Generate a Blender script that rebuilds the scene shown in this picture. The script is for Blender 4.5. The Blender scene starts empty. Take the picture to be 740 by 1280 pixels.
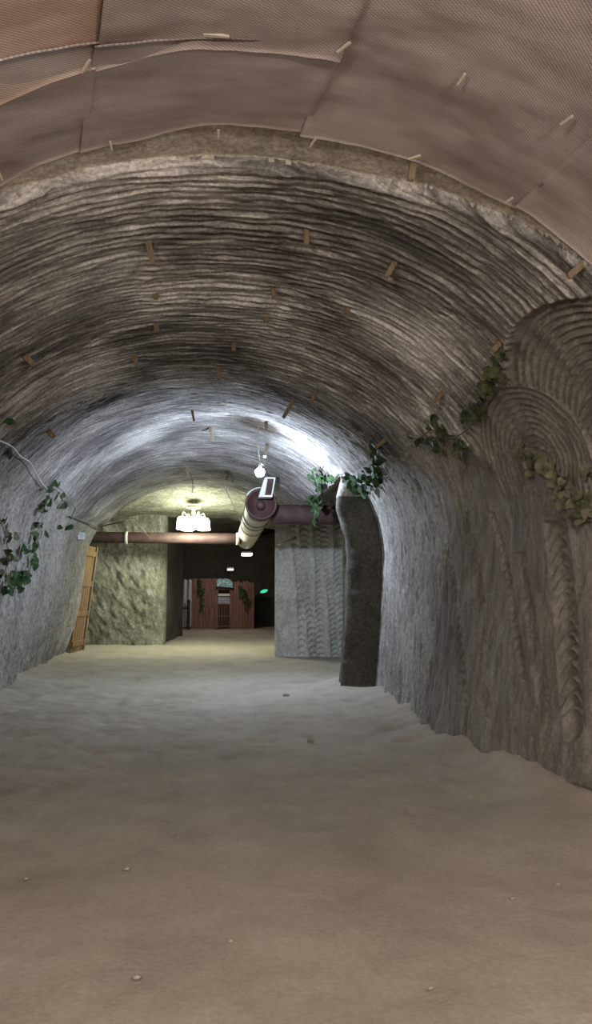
import bpy, math, random
import numpy as np
from mathutils import Vector, Matrix

random.seed(7)
rng = np.random.default_rng(7)
C = bpy.context.scene.collection
PI = math.pi

# ------------------------------------------------------------------ render look
sc = bpy.context.scene
sc.view_settings.view_transform = 'Standard'
sc.view_settings.look = 'None'
sc.view_settings.gamma = 1.0
sc.view_settings.use_curve_mapping = False
sc.view_settings.exposure = 0.0

# ------------------------------------------------------------------ camera
F, EYE = 931.0, 1.6
YAW, PITCH = math.radians(7.30), math.radians(6.13)
fwd = np.array([math.sin(YAW)*math.cos(PITCH), math.cos(YAW)*math.cos(PITCH), math.sin(PITCH)])
rgt = np.array([math.cos(YAW), -math.sin(YAW), 0.0])
upv = np.cross(rgt, fwd)
cd = bpy.data.cameras.new('camera'); cam = bpy.data.objects.new('camera', cd); C.objects.link(cam)
cd.sensor_fit = 'VERTICAL'; cd.sensor_height = 24.0; cd.sensor_width = 24.0
cd.lens = 24.0*F/1280.0
cd.clip_start = 0.05; cd.clip_end = 200
m = Matrix(((rgt[0], upv[0], -fwd[0]), (rgt[1], upv[1], -fwd[1]), (rgt[2], upv[2], -fwd[2])))
cam.matrix_world = Matrix.Translation((0, 0, EYE)) @ m.to_4x4()
sc.camera = cam

def ray(x, y):
    return rgt*(x-370)/F + upv*(640-y)/F + fwd
def atY(x, y, d):
    v = ray(x, y); return v*(d/v[1]) + np.array([0, 0, EYE])
def atZ(x, y, z):
    v = ray(x, y); return v*((z-EYE)/v[2]) + np.array([0, 0, EYE])

# ------------------------------------------------------------------ numpy noise
def _hash(ix, iy, seed):
    h = (ix.astype(np.int64)*374761393 + iy.astype(np.int64)*668265263 + seed*974634777) & 0xffffffff
    h = ((h ^ (h >> 13))*1274126177) & 0xffffffff
    return ((h ^ (h >> 16)) & 0xffff)/65535.0
def vnoise(x, y, seed=0):
    x, y = np.broadcast_arrays(np.asarray(x, float), np.asarray(y, float))
    ix = np.floor(x); iy = np.floor(y); fx = x-ix; fy = y-iy
    fx = fx*fx*fx*(fx*(fx*6-15)+10); fy = fy*fy*fy*(fy*(fy*6-15)+10)
    a = _hash(ix, iy, seed); b = _hash(ix+1, iy, seed); c = _hash(ix, iy+1, seed); d = _hash(ix+1, iy+1, seed)
    return (a*(1-fx)+b*fx)*(1-fy) + (c*(1-fx)+d*fx)*fy
def fbm(x, y, seed=0, o=4):
    s = 0; amp = 1; tot = 0
    for k in range(o):
        s = s + amp*(vnoise(np.asarray(x)*2**k, np.asarray(y)*2**k, seed+k*17)-0.5); tot += amp; amp *= 0.5
    return s/tot*2
def sstep(a, b, x):
    t = np.clip((np.asarray(x, float)-a)/(b-a), 0, 1); return t*t*(3-2*t)

# ------------------------------------------------------------------ tunnel profile
def tab(ys, vs):
    yy = np.arange(-12, 40, 0.1); v = np.interp(yy, ys, vs)
    k = np.exp(-0.5*(np.arange(-8, 9)/4.0)**2); k /= k.sum()
    v = np.convolve(np.pad(v, 8, mode='edge'), k, 'valid')
    return lambda y: np.interp(y, yy, v)
T_crown = tab([-8, 2, 4.2, 6.5, 8.6, 10.5, 12.5, 14.6, 16, 19.5], [4.32, 4.32, 4.36, 4.34, 4.22, 4.46, 4.68, 4.70, 4.36, 4.46])
T_c = tab([-8, 4, 8, 10.5, 13.5, 16, 19.5], [.35, .35, .12, .08, .22, -.05, -.15])
T_sr = tab([-8, 4.2, 6.5, 8.2, 10.5, 12.5, 14.5, 20], [3.15, 3.12, 2.85, 2.68, 2.92, 3.06, 3.15, 2.9])
T_sl = tab([-8, 4, 8.5, 12, 14.8, 19.5], [-2.6, -2.6, -2.62, -2.85, -2.78, -2.92])
T_br = tab([-8, 3, 5.15, 6.6, 7.85, 10, 12.5], [2.95, 2.95, 2.80, 2.58, 2.5, 2.72, 2.9])
T_bl = tab([-8, 3, 8, 12, 15, 19.5], [-2.85, -2.85, -2.9, -3.1, -3.28, -3.4])
ZS = 2.15; A = 3.6; SB = A+ZS+0.25        # spring height, half arch parameter, |s| at base
SPLIT = 2.2
def profile(y, s):
    y, s = np.broadcast_arrays(np.asarray(y, float), np.asarray(s, float))
    c = T_c(y); b = T_crown(y)-ZS
    ar = T_sr(y)-c; al = c-T_sl(y)
    th = np.clip(s/A, -1, 1)*PI/2
    x = c + np.where(s > 0, ar, al)*np.sin(th)
    z = ZS + b*np.cos(th)
    over = np.clip(np.abs(s)-A, 0, None)
    f = np.clip(over/ZS, 0, 1.2); g = f*f*(3-2*np.clip(f, 0, 1))
    base = np.where(s > 0, T_br(y)-T_sr(y), T_bl(y)-T_sl(y))
    x = x + base*np.clip(f*0.35+0.65*f*f, 0, 1.3)
    z = z - over
    # rock jamb standing out at the end of the right wall
    jam = sstep(12.12, 12.30, y)*sstep(1.9, 2.9, s)
    x = x - 0.58*jam*np.where(s > 0, 1, 0)
    return x, z
def normal(y, s):
    e = 0.02
    x0, z0 = profile(y, s-e); x1, z1 = profile(y, s+e)
    x2, z2 = profile(np.asarray(y)-e, s); x3, z3 = profile(np.asarray(y)+e, s)
    ds = np.stack([x1-x0, 0*x0, z1-z0], -1); dy = np.stack([x3-x2, 0*x0+2*e, z3-z2], -1)
    n = np.cross(dy, ds); n /= np.linalg.norm(n, axis=-1, keepdims=True)+1e-12
    return n                                  # points into the tunnel
def P3(y, s, off=0.0):
    x, z = profile(y, s); p = np.stack([x, np.broadcast_to(y, x.shape), z], -1)
    return p + normal(y, s)*np.asarray(off)[..., None] if np.ndim(off) else p + normal(y, s)*off
def on_shell(px, py, off=0.0, dmax=19.4):
    v = ray(px, py)
    ss = np.linspace(-SB, SB, 1200)
    for d in np.arange(2.2, dmax, 0.04):
        p = v*(d/v[1]) + np.array([0, 0, EYE])
        x, z = profile(d, ss); c = T_c(d)
        i = int(np.argmin(np.abs(np.arctan2(x-c, z-1.2) - math.atan2(p[0]-c, p[2]-1.2))))
        if math.hypot(p[0]-c, p[2]-1.2) >= math.hypot(x[i]-c, z[i]-1.2)-off:
            return d, ss[i]
    return dmax, ss[i]

# ------------------------------------------------------------------ mesh helpers
def mesh_obj(name, verts, faces, mat, parent=None, smooth=True, uv=None):
    me = bpy.data.meshes.new(name)
    me.from_pydata([tuple(map(float, v)) for v in verts], [], faces)
    me.update()
    if smooth: me.polygons.foreach_set('use_smooth', [True]*len(me.polygons))
    o = bpy.data.objects.new(name, me); C.objects.link(o)
    if mat: me.materials.append(mat)
    if parent: o.parent = parent
    return o
def grid_obj(name, pts, mat, flip=False, uv=None, parent=None, attr=None):
    n, k = pts.shape[:2]
    me = bpy.data.meshes.new(name)
    me.vertices.add(n*k); me.vertices.foreach_set('co', pts.reshape(-1).astype(np.float32))
    i = np.arange(n-1)[:, None]*k + np.arange(k-1)[None, :]
    q = np.stack([i, i+1, i+k+1, i+k], -1).reshape(-1, 4)
    if flip: q = q[:, ::-1]
    nf = len(q)
    me.loops.add(nf*4); me.loops.foreach_set('vertex_index', q.reshape(-1).astype(np.int32))
    me.polygons.add(nf); me.polygons.foreach_set('loop_start', np.arange(0, nf*4, 4, dtype=np.int32))
    me.polygons.foreach_set('loop_total', np.full(nf, 4, dtype=np.int32))
    me.update(calc_edges=True)
    me.polygons.foreach_set('use_smooth', np.ones(nf, dtype=bool))
    if uv is not None:
        l = me.uv_layers.new(name='UVMap'); l.data.foreach_set('uv', uv.reshape(-1, 2)[q.reshape(-1)].reshape(-1).astype(np.float32))
    me.validate()
    o = bpy.data.objects.new(name, me); C.objects.link(o); me.materials.append(mat)
    if parent: o.parent = parent
    return o
class MB:
    """collects shapes, links them as one mesh object"""
    def __init__(s): s.v = []; s.f = []
    def add(s, v, f):
        b = len(s.v); s.v += [tuple(map(float, p)) for p in v]; s.f += [tuple(b+i for i in q) for q in f]
    def frustum_box(s, c, ax, ay, az, top=(1, 1), bev=0.0):
        """box centred c with half-axis vectors; top scales the +az end"""
        c, ax, ay, az = map(np.asarray, (c, ax, ay, az))
        v = []
        for k, (sx, sy) in ((-1, (1, 1)), (1, top)):
            for a, b in ((-1, -1), (1, -1), (1, 1), (-1, 1)):
                v.append(c + ax*a*sx + ay*b*sy + az*k)
        s.add(v, [(3, 2, 1, 0), (4, 5, 6, 7), (0, 1, 5, 4), (1, 2, 6, 5), (2, 3, 7, 6), (3, 0, 4, 7)])
    def box(s, x0, x1, y0, y1, z0, z1):
        s.frustum_box(((x0+x1)/2, (y0+y1)/2, (z0+z1)/2), ((x1-x0)/2, 0, 0), (0, (y1-y0)/2, 0), (0, 0, (z1-z0)/2))
    def tube(s, path, r, n=10, cap=True):
        path = [np.asarray(p, float) for p in path]
        rr = r if hasattr(r, '__len__') else [r]*len(path)
        rings = []; prev = None
        for i, p in enumerate(path):
            t = path[min(i+1, len(path)-1)] - path[max(i-1, 0)]; t = t/(np.linalg.norm(t)+1e-12)
            u = np.cross(t, (0, 0, 1.0) if abs(t[2]) < .95 else (1.0, 0, 0)) if prev is None else prev - t*np.dot(prev, t)
            u /= np.linalg.norm(u)+1e-12; w = np.cross(t, u); prev = u
            rings.append([p + rr[i]*(math.cos(a)*u + math.sin(a)*w) for a in np.linspace(0, 2*PI, n, endpoint=False)])
        v = [q for r_ in rings for q in r_]; f = []
        for i in range(len(path)-1):
            for j in range(n):
                f.append((i*n+j, i*n+(j+1) % n, (i+1)*n+(j+1) % n, (i+1)*n+j))
        if cap: f += [tuple(range(n-1, -1, -1)), tuple((len(path)-1)*n+j for j in range(n))]
        s.add(v, f)
    def lathe(s, c, prof, axis=(0, 0, 1), n=24, cap=False):
        """prof: list of (radius, distance along axis)"""
        axis = np.asarray(axis, float); axis /= np.linalg.norm(axis)
        u = np.cross(axis, (0, 0, 1.0) if abs(axis[2]) < .9 else (1.0, 0, 0)); u /= np.linalg.norm(u); w = np.cross(axis, u)
        v = []; f = []
        for (r, h) in prof:
            for a in np.linspace(0, 2*PI, n, endpoint=False):
                v.append(np.asarray(c) + axis*h + r*(math.cos(a)*u+math.sin(a)*w))
        for i in range(len(prof)-1):
            for j in range(n):
                f.append((i*n+j, i*n+(j+1) % n, (i+1)*n+(j+1) % n, (i+1)*n+j))
        if cap: f += [tuple(range(n-1, -1, -1)), tuple((len(prof)-1)*n+j for j in range(n))]
        s.add(v, f)
    def build(s, name, mat, parent=None, smooth=False, bevel=0.0):
        o = mesh_obj(name, s.v, s.f, mat, parent, smooth)
        if bevel:
            b = o.modifiers.new('bevel', 'BEVEL'); b.width = bevel; b.segments = 2; b.limit_method = 'ANGLE'
        return o
def tag(o, label=None, cat=None, group=None, kind=None):
    for k, v in (('label', label), ('category', cat), ('group', group), ('kind', kind)):
        if v: o[k] = v
    return o
def empty(name, loc, label, cat, group=None):
    o = bpy.data.objects.new(name, None); C.objects.link(o); o.location = tuple(map(float, loc)); o.empty_display_size = .1
    return tag(o, label, cat, group)
def under(o, parent):
    """parent o keeping world coordinates written into its mesh"""
    o.parent = parent; o.matrix_parent_inverse = Matrix.Translation(parent.location).inverted(); return o

# ------------------------------------------------------------------ materials
def newmat(name):
    mt = bpy.data.materials.new(name); mt.use_nodes = True
    nt = mt.node_tree; b = nt.nodes['Principled BSDF']; return mt, nt, b
def ramp(nt, stops):
    r = nt.nodes.new('ShaderNodeValToRGB'); e = r.color_ramp.elements
    while len(e) < len(stops): e.new(0.5)
    for i, (p, c) in enumerate(stops): e[i].position = p; e[i].color = (*c, 1)
    return r
def rock_mat(name, stops, streak=(1, 1, 1), scale=2.2, bump=0.35, fine=60, rough=.95, spots=None, grain=.38):
    mt, nt, b = newmat(name); N = nt.nodes; L = nt.links
    tc = N.new('ShaderNodeTexCoord')
    mp = N.new('ShaderNodeMapping'); mp.inputs['Scale'].default_value = streak
    L.new(tc.outputs['Object'], mp.inputs['Vector'])
    n1 = N.new('ShaderNodeTexNoise'); n1.inputs['Scale'].default_value = scale; n1.inputs['Detail'].default_value = 9; n1.inputs['Roughness'].default_value = .68
    L.new(mp.outputs[0], n1.inputs['Vector'])
    n3 = N.new('ShaderNodeTexNoise'); n3.inputs['Scale'].default_value = .7; n3.inputs['Detail'].default_value = 5
    L.new(tc.outputs['Object'], n3.inputs['Vector'])
    mx = N.new('ShaderNodeMath'); mx.operation = 'MULTIPLY_ADD'; mx.inputs[1].default_value = .45
    L.new(n3.outputs[0], mx.inputs[0])
    ml = N.new('ShaderNodeMath'); ml.operation = 'MULTIPLY'; ml.inputs[1].default_value = .6
    L.new(n1.outputs[0], ml.inputs[0]); L.new(ml.outputs[0], mx.inputs[2])
    rp = ramp(nt, stops); L.new(mx.outputs[0], rp.inputs[0])
    col = rp.outputs[0]
    if spots:
        ns = N.new('ShaderNodeTexNoise'); ns.inputs['Scale'].default_value = spots[0]; ns.inputs['Detail'].default_value = 3
        L.new(mp.outputs[0] if len(spots) > 3 else tc.outputs['Object'], ns.inputs['Vector'])
        sr = ramp(nt, [(spots[1], (0, 0, 0)), (spots[1]+.07, (1, 1, 1))]); L.new(ns.outputs[0], sr.inputs[0])
        mix = N.new('ShaderNodeMix'); mix.data_type = 'RGBA'; L.new(sr.outputs[0], mix.inputs[0])
        L.new(col, mix.inputs[6]); mix.inputs[7].default_value = (*spots[2], 1); col = mix.outputs[2]
    ng = N.new('ShaderNodeTexNoise'); ng.inputs['Scale'].default_value = fine*.8; ng.inputs['Detail'].default_value = 7; ng.inputs['Roughness'].default_value = .75
    L.new(tc.outputs['Object'], ng.inputs['Vector'])
    gr_ = N.new('ShaderNodeMapRange'); gr_.inputs[1].default_value = .36; gr_.inputs[2].default_value = .64; gr_.inputs[3].default_value = 1-grain; gr_.inputs[4].default_value = 1+grain
    L.new(ng.outputs[0], gr_.inputs[0])
    mg = N.new('ShaderNodeMix'); mg.data_type = 'RGBA'; mg.blend_type = 'MULTIPLY'; mg.inputs[0].default_value = 1; mg.clamp_result = False
    L.new(col, mg.inputs[6]); L.new(gr_.outputs[0], mg.inputs[7]); col = mg.outputs[2]
    L.new(col, b.inputs['Base Color'])
    n2 = N.new('ShaderNodeTexNoise'); n2.inputs['Scale'].default_value = fine; n2.inputs['Detail'].default_value = 6; n2.inputs['Roughness'].default_value = .7
    L.new(tc.outputs['Object'], n2.inputs['Vector'])
    bp = N.new('ShaderNodeBump'); bp.inputs['Strength'].default_value = bump; bp.inputs['Distance'].default_value = .02
    L.new(n2.outputs[0], bp.inputs['Height']); L.new(bp.outputs[0], b.inputs['Normal'])
    b.inputs['Roughness'].default_value = rough; b.inputs['Specular IOR Level'].default_value = .15
    return mt
M = {}
M['roof_rock'] = rock_mat('ridged_roof_rock', [(.40, (.075, .069, .065)), (.49, (.19, .175, .165)), (.56, (.39, .365, .345)), (.63, (.68, .645, .61))], streak=(.35, 8, .35), scale=4.5, bump=.5, fine=45)
M['wall_rock'] = rock_mat('wall_rock', [(.34, (.10, .09, .078)), (.5, (.215, .195, .173)), (.66, (.37, .34, .305))], streak=(1, 2.5, .7), scale=4, bump=.5, fine=40, grain=.22)
M['pale_rock'] = rock_mat('pale_wall_rock', [(.32, (.12, .11, .098)), (.48, (.28, .26, .235)), (.66, (.48, .455, .415))], streak=(2, 2, .8), scale=5, bump=1.0, fine=24)
M['gallery_rock'] = rock_mat('gallery_rock', [(.32, (.07, .066, .05)), (.5, (.19, .18, .14)), (.68, (.40, .39, .32))], streak=(1.5, 1.5, .8), scale=4.2, bump=.9, fine=22)
M['lit_pillar_rock'] = rock_mat('lit_pillar_rock', [(.32, (.27, .26, .22)), (.48, (.50, .49, .43)), (.66, (.70, .68, .61))], streak=(2, 2, .8), scale=5, bump=1.0, fine=24, grain=.25)  # paler copy of the wall rock, missing lamp light put into its colour
M['unlit_rock'] = rock_mat('unlit_rock', [(.3, (.04, .036, .03)), (.7, (.12, .11, .09))], scale=3, bump=.5, fine=25)  # rock colour darkened to stand for parts the lamps hardly reach
M['floor'] = rock_mat('floor_dust', [(.28, (.25, .215, .17)), (.5, (.36, .315, .255)), (.75, (.46, .41, .34))], scale=1.6, bump=.5, fine=38, grain=.09)
M['bare_rock'] = rock_mat('bare_beige_rock', [(.36, (.24, .21, .17)), (.5, (.42, .38, .32)), (.66, (.62, .57, .50))], scale=5, bump=.4, fine=40)

def simple(name, col, rough=.6, metal=0, noise=None, bump=0, spec=.4):
    mt, nt, b = newmat(name); N = nt.nodes; L = nt.links
    if noise:
        tc = N.new('ShaderNodeTexCoord'); n = N.new('ShaderNodeTexNoise'); n.inputs['Scale'].default_value = noise[0]; n.inputs['Detail'].default_value = 6
        mp = N.new('ShaderNodeMapping'); mp.inputs['Scale'].default_value = noise[2] if len(noise) > 2 else (1, 1, 1)
        L.new(tc.outputs['Object'], mp.inputs[0]); L.new(mp.outputs[0], n.inputs['Vector'])
        rp = ramp(nt, [(.3, col), (.7, noise[1])]); L.new(n.outputs[0], rp.inputs[0]); L.new(rp.outputs[0], b.inputs['Base Color'])
        if bump:
            bp = N.new('ShaderNodeBump'); bp.inputs['Strength'].default_value = bump; bp.inputs['Distance'].default_value = .01
            L.new(n.outputs[0], bp.inputs['Height']); L.new(bp.outputs[0], b.inputs['Normal'])
    else:
        b.inputs['Base Color'].default_value = (*col, 1)
    b.inputs['Roughness'].default_value = rough; b.inputs['Metallic'].default_value = metal; b.inputs['Specular IOR Level'].default_value = spec
    return mt
def emit(name, col, strength, base=(.8, .8, .8)):
    mt, nt, b = newmat(name); b.inputs['Base Color'].default_value = (*base, 1)
    b.inputs['Emission Color'].default_value = (*col, 1); b.inputs['Emission Strength'].default_value = strength
    return mt
M['peg_wood'] = simple('peg_wood', (.15, .105, .065), .85, noise=(9, (.27, .20, .13), (6, 6, 1)), bump=.3)
M['pale_wood'] = simple('pale_wood', (.42, .36, .29), .8, noise=(9, (.6, .53, .44)), bump=.2)
M['door_wood'] = simple('door_wood', (.075, .042, .02), .8, noise=(7, (.29, .175, .08), (6, 6, 1.2)), bump=.4)
M['facade_wood'] = simple('facade_wood', (.14, .075, .055), .8, noise=(4, (.30, .18, .14), (6, 6, .5)), bump=.4)
M['dark_wood'] = simple('dark_wood', (.03, .02, .016), .8, noise=(6, (.06, .045, .035)), bump=.3)
M['red_paint'] = simple('red_oxide_paint', (.045, .023, .022), .7, noise=(5, (.085, .048, .044)), bump=.1)
M['duct'] = simple('duct_cloth', (.52, .47, .44), .6, noise=(3, (.72, .68, .64)), bump=.15)
M['duct_dark'] = simple('fan_face', (.045, .02, .02), .5, noise=(4, (.09, .045, .042)))
M['white_metal'] = simple('white_metal', (.75, .75, .73), .4)
M['zinc'] = simple('zinc_band', (.22, .2, .19), .45, .7)
M['brass'] = simple('cream_brass', (.72, .62, .40), .35, .5)
M['wire'] = simple('pale_wire', (.62, .60, .57), .5)
M['dark_wire'] = simple('dark_wire', (.05, .045, .04), .6)
M['black'] = simple('black_iron', (.02, .02, .02), .5)
M['stone'] = rock_mat('stone', [(.3, (.25, .215, .18)), (.7, (.45, .4, .34))], scale=6, bump=.4, fine=50)
M['sign_white'] = simple('sign_white', (.72, .76, .74), .5)
M['sign_grey'] = simple('sign_print', (.35, .42, .40), .5)
M['teal'] = simple('teal_paint', (.10, .30, .34), .5, noise=(14, (.35, .60, .62)))
M['cloth'] = simple('grey_blue_cloth', (.32, .34, .38), .85, noise=(5, (.45, .46, .5)))
M['bulb_glow'] = emit('bulb_glow', (.93, .97, 1.0), 60)
M['shade_glow'] = emit('shade_glow', (.93, 1.0, .80), 46)
M['panel_glow'] = emit('panel_glow', (1.0, .98, .9), 12)
M['panel_dim'] = emit('panel_dim', (1.0, .98, .95), .8)
M['green_glow'] = emit('green_glow', (.05, .75, .38), 1.0, (.05, .4, .2))
def leaf_mat(name, c1, c2):
    mt, nt, b = newmat(name); N = nt.nodes; L = nt.links
    tc = N.new('ShaderNodeTexCoord'); n = N.new('ShaderNodeTexNoise'); n.inputs['Scale'].default_value = 9
    L.new(tc.outputs['Object'], n.inputs['Vector']); rp = ramp(nt, [(.35, c1), (.68, c2)]); L.new(n.outputs[0], rp.inputs[0])
    L.new(rp.outputs[0], b.inputs['Base Color']); b.inputs['Roughness'].default_value = .7; b.inputs['Specular IOR Level'].default_value = .12; return mt
M['leaf'] = leaf_mat('ivy_leaf', (.018, .04, .018), (.06, .11, .04))
M['leaf_olive'] = leaf_mat('olive_leaf', (.025, .04, .022), (.13, .14, .07))
M['leaf_dusty'] = leaf_mat('dusty_leaf', (.085, .09, .05), (.23, .215, .145))
M['stem'] = simple('stem', (.10, .085, .06), .7)

# woven roof sheet
def sheet_mat(name, c1, c2, c3):
    mt, nt, b = newmat(name); N = nt.nodes; L = nt.links
    uv = N.new('ShaderNodeUVMap'); tc = N.new('ShaderNodeTexCoord')
    n = N.new('ShaderNodeTexNoise'); n.inputs['Scale'].default_value = 1.6; n.inputs['Detail'].default_value = 7; n.inputs['Roughness'].default_value = .6
    mp = N.new('ShaderNodeMapping'); mp.inputs['Scale'].default_value = (.8, 2.2, 1); L.new(uv.outputs[0], mp.inputs[0]); L.new(mp.outputs[0], n.inputs['Vector'])
    rp = ramp(nt, [(.3, c1), (.5, c2), (.72, c3)]); L.new(n.outputs[0], rp.inputs[0])
    hs = []
    for rot in (.9, -1.2):
        m2 = N.new('ShaderNodeMapping'); m2.inputs['Rotation'].default_value = (0, 0, rot); L.new(uv.outputs[0], m2.inputs[0])
        w = N.new('ShaderNodeTexWave'); w.inputs['Scale'].default_value = 24; w.inputs['Distortion'].default_value = .8; w.inputs['Detail'].default_value = 1; w.inputs['Detail Scale'].default_value = .5
        L.new(m2.outputs[0], w.inputs['Vector']); hs.append(w)
    mw = N.new('ShaderNodeMath'); mw.operation = 'MULTIPLY_ADD'; mw.inputs[1].default_value = .45; mw.inputs[2].default_value = .3; L.new(hs[1].outputs['Fac'], mw.inputs[0])
    mu = N.new('ShaderNodeMath'); mu.operation = 'MULTIPLY'; L.new(hs[0].outputs['Fac'], mu.inputs[0]); L.new(mw.outputs[0], mu.inputs[1])
    # the openings of the weave show the dark backing
    mix = N.new('ShaderNodeMix'); mix.data_type = 'RGBA'; mix.blend_type = 'MULTIPLY'; mix.inputs[0].default_value = 1
    mr = N.new('ShaderNodeMapRange'); mr.inputs[1].default_value = .0; mr.inputs[2].default_value = .5; mr.inputs[3].default_value = .60; mr.inputs[4].default_value = 1.06
    L.new(mu.outputs[0], mr.inputs[0])
    L.new(rp.outputs[0], mix.inputs[6]); L.new(mr.outputs[0], mix.inputs[7]); L.new(mix.outputs[2], b.inputs['Base Color'])
    bp = N.new('ShaderNodeBump'); bp.inputs['Strength'].default_value = .3; bp.inputs['Distance'].default_value = .004
    L.new(mu.outputs[0], bp.inputs['Height']); L.new(bp.outputs[0], b.inputs['Normal'])
    b.inputs['Roughness'].default_value = .8; b.inputs['Specular IOR Level'].default_value = .2
    return mt
M['sheet'] = sheet_mat('woven_sheet', (.26, .20, .178), (.41, .335, .31), (.55, .47, .44))
M['sheet_red'] = sheet_mat('rusty_woven_sheet', (.31, .19, .15), (.46, .33, .275), (.60, .50, .44))

# ------------------------------------------------------------------ rock marks (real displacement)
def saw(p, sharp=.72):
    f = p - np.floor(p); return np.where(f < sharp, f/sharp, (1-f)/(1-sharp))
def crest(p, w=.27, c=.35):
    f = p - np.floor(p); return np.clip(1-np.abs(f-c)/w, 0, 1)**.8
EDGE0 = 4.47                                     # where the ridged roof starts behind the bare band
def roof_disp(y, s):
    edge = EDGE0 + .10*fbm(s*1.3, 0*s+3.3, 5, 4) + .03*fbm(s*4, 0*s, 6, 4) - .26*np.clip(s-.5, 0, 2) - .10*np.clip(-s-1.0, 0, 2)
    k = sstep(-.012, .02, y-edge)
    warp = .16*fbm(s*.55, y*.45, 11, 3) + .012*fbm(s*2.6, y*1.5, 12, 3)
    pitch = .078
    yy = y + warp + .055*np.cos(s*.9) + .006*fbm(s*7, y*9, 13, 2)
    row = np.floor(yy/pitch)
    amp = .50 + .75*vnoise(s*.9 + row*7.31, row*3.17, 21) + .35*(vnoise(s*6 + row*3.7, row*1.9, 22)-.5)
    broken = sstep(.30, .55, vnoise(s*.9, y*1.1, 25)*.6 + vnoise(s*2.4+4, y*4.0, 26)*.5)
    fade = 1-.60*sstep(8.6, 10.5, y)
    ridg = crest(yy/pitch)*amp*.036*(.40+.60*broken)*fade
    rough = .007*fbm(s*3, y*6, 31, 4) + .010*fbm(s*12, y*26, 33, 3) + .045*fbm(s*.5, y*.7, 34, 3)
    soft = .02*fbm(s*2.5, y*2.5, 41, 4)
    return k*(.07 + ridg + rough) + (1-k)*soft
def px_list(l): return [on_shell(*p) for p in l]
# cutter discs on the right wall: (pixel centre used once to find the wall point, radius m, ring spacing)
DISCS = []
DISCS = [(4.1, 2.98, .86, .060), (4.85, 2.98, 1.05, .060), (4.85, 3.36, .70, .054), (4.5, 3.5, .6, .052), (5.95, 3.02, .74, .058), (7.2, 2.82, .42, .05)]
def disc_mask(y, s):
    m_ = 0
    for yc, scn, r_, sp in DISCS: m_ = np.maximum(m_, sstep(r_+.02, r_-.02, np.hypot(y-yc, s-scn))*(s < scn+.2))
    return m_
COLS = []                                        # vertical chains of crescents: (y,s) top, (y,s) bottom, half width, pitch, depth
for a, b, w, pt, dp in [((697, 650), (716, 900), .155, .112, .08), ((614, 640), (657, 850), .075, .075, .045), ((560, 680), (585, 880), .10, .09, .018),
                        ((655, 690), (690, 960), .08, .10, .012), ((520, 700), (530, 900), .12, .12, .02), ((585, 640), (612, 900), .10, .11, .012), ((735, 985), (738, 1030), .18, .06, .03)]:
    ya, sa = on_shell(*a); yb, sb = on_shell(*b); COLS.append((ya, sa, yb, sb, w, pt, dp))
PIT = on_shell(718, 908)
def wall_r_disp(y, s):
    h = .03*fbm(y*1.2, s*.5, 51, 4) + .020*fbm(y*10, s*5, 53, 5)
    # long near-vertical drag lines
    q = y + .10*(s-3.6)
    h = h + .020*fbm(q*5.0, s*.55, 55, 3) + .030*np.abs(fbm(q*1.6, s*.25, 57, 2))
    for (yc, scn, r, sp) in DISCS:
        d = np.hypot(y-yc, s-scn); inside = (d < r) & (s < scn + .55*r)
        ang = np.arctan2(y-yc, -(s-scn))
        rr = d + .012*fbm(ang*3, d*3, 61, 2)
        amp = .6 + .6*vnoise(ang*2.2 + np.floor(rr/sp)*3.3, np.floor(rr/sp), 63)
        v = -.05 + .06*(d/r)**2*.7 + .043*crest(rr/sp, .33, .4)*amp + .008*fbm(y*9, s*9, 64, 3)
        low = sstep(-.1, .55, (s-scn)/r)
        h = np.where(inside, v*(1-low)+h*low, h)
    for (ya, sa, yb, sb, w, pt, dp) in COLS:
        t = (s-sa)/(sb-sa); yc = ya + (yb-ya)*t; qv = (y-yc)/w
        ins = (np.abs(qv) < 1) & (t > 0) & (t < 1)
        k = np.clip(1-qv*qv, 0, 1)
        ph = (s - sa + 1.0*w*k)/pt
        v = -dp*np.sqrt(k) + .75*dp*crest(-ph, .4, .4)*np.sqrt(k) + .006*fbm(y*20, s*20, 65, 2)
        h = np.where(ins, v + h*.35, h)
    d = np.hypot(y-PIT[0], s-PIT[1])/.125        # round blind end of the long chain of crescents
    return np.where(d < 1, -.075*np.sqrt(np.clip(1-d*d, 0, 1)) + .02*(s-PIT[1])/.125, h)
def wall_l_disp(y, s):
    q = y + .25*(s+3.6)
    return .05*fbm(y*1.0, s*.6, 71, 4) + .025*fbm(q*5, s*1.6, 73, 4) + .02*np.abs(fbm(q*2.2, s*.7, 75, 3)) + .024*fbm(y*14, s*10, 76, 4)
def ring_boundary(y):                             # where ridged roof turns into cut wall on the right (arch parameter)
    return np.interp(y, [3, 4.5, 5.7, 6.4, 7.0, 7.6, 8.7, 9.6, 12], [2.5, 2.2, 2.2, 2.38, 2.46, 2.31, 2.1, 1.85, 1.9])
def disp(y, s):
    r = roof_disp(y, s)
    if np.max(s) > 1.5:
        kb = ring_boundary(y) + np.interp(y, [5, 8], [.06, .5])*fbm(y*2.5, s*1.5, 81, 4)
        k = sstep(-.05, np.interp(y, [5, 8], [.1, .6]), s-kb); k = np.maximum(k, disc_mask(y, s)); r = r*(1-k) + wall_r_disp(y, s)*k
    if np.min(s) < -1.5:
        kb = np.interp(y, [4, 6, 9, 13, 19], [2.6, 2.5, 2.6, 2.5, 2.2]) + .10*fbm(y*3, s*2, 82, 3)
        k = sstep(-.05, .25, -s-kb); r = r*(1-k) + wall_l_disp(y, s)*k
    # past the narrow place the roof is smoother and scraped
    return r

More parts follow.
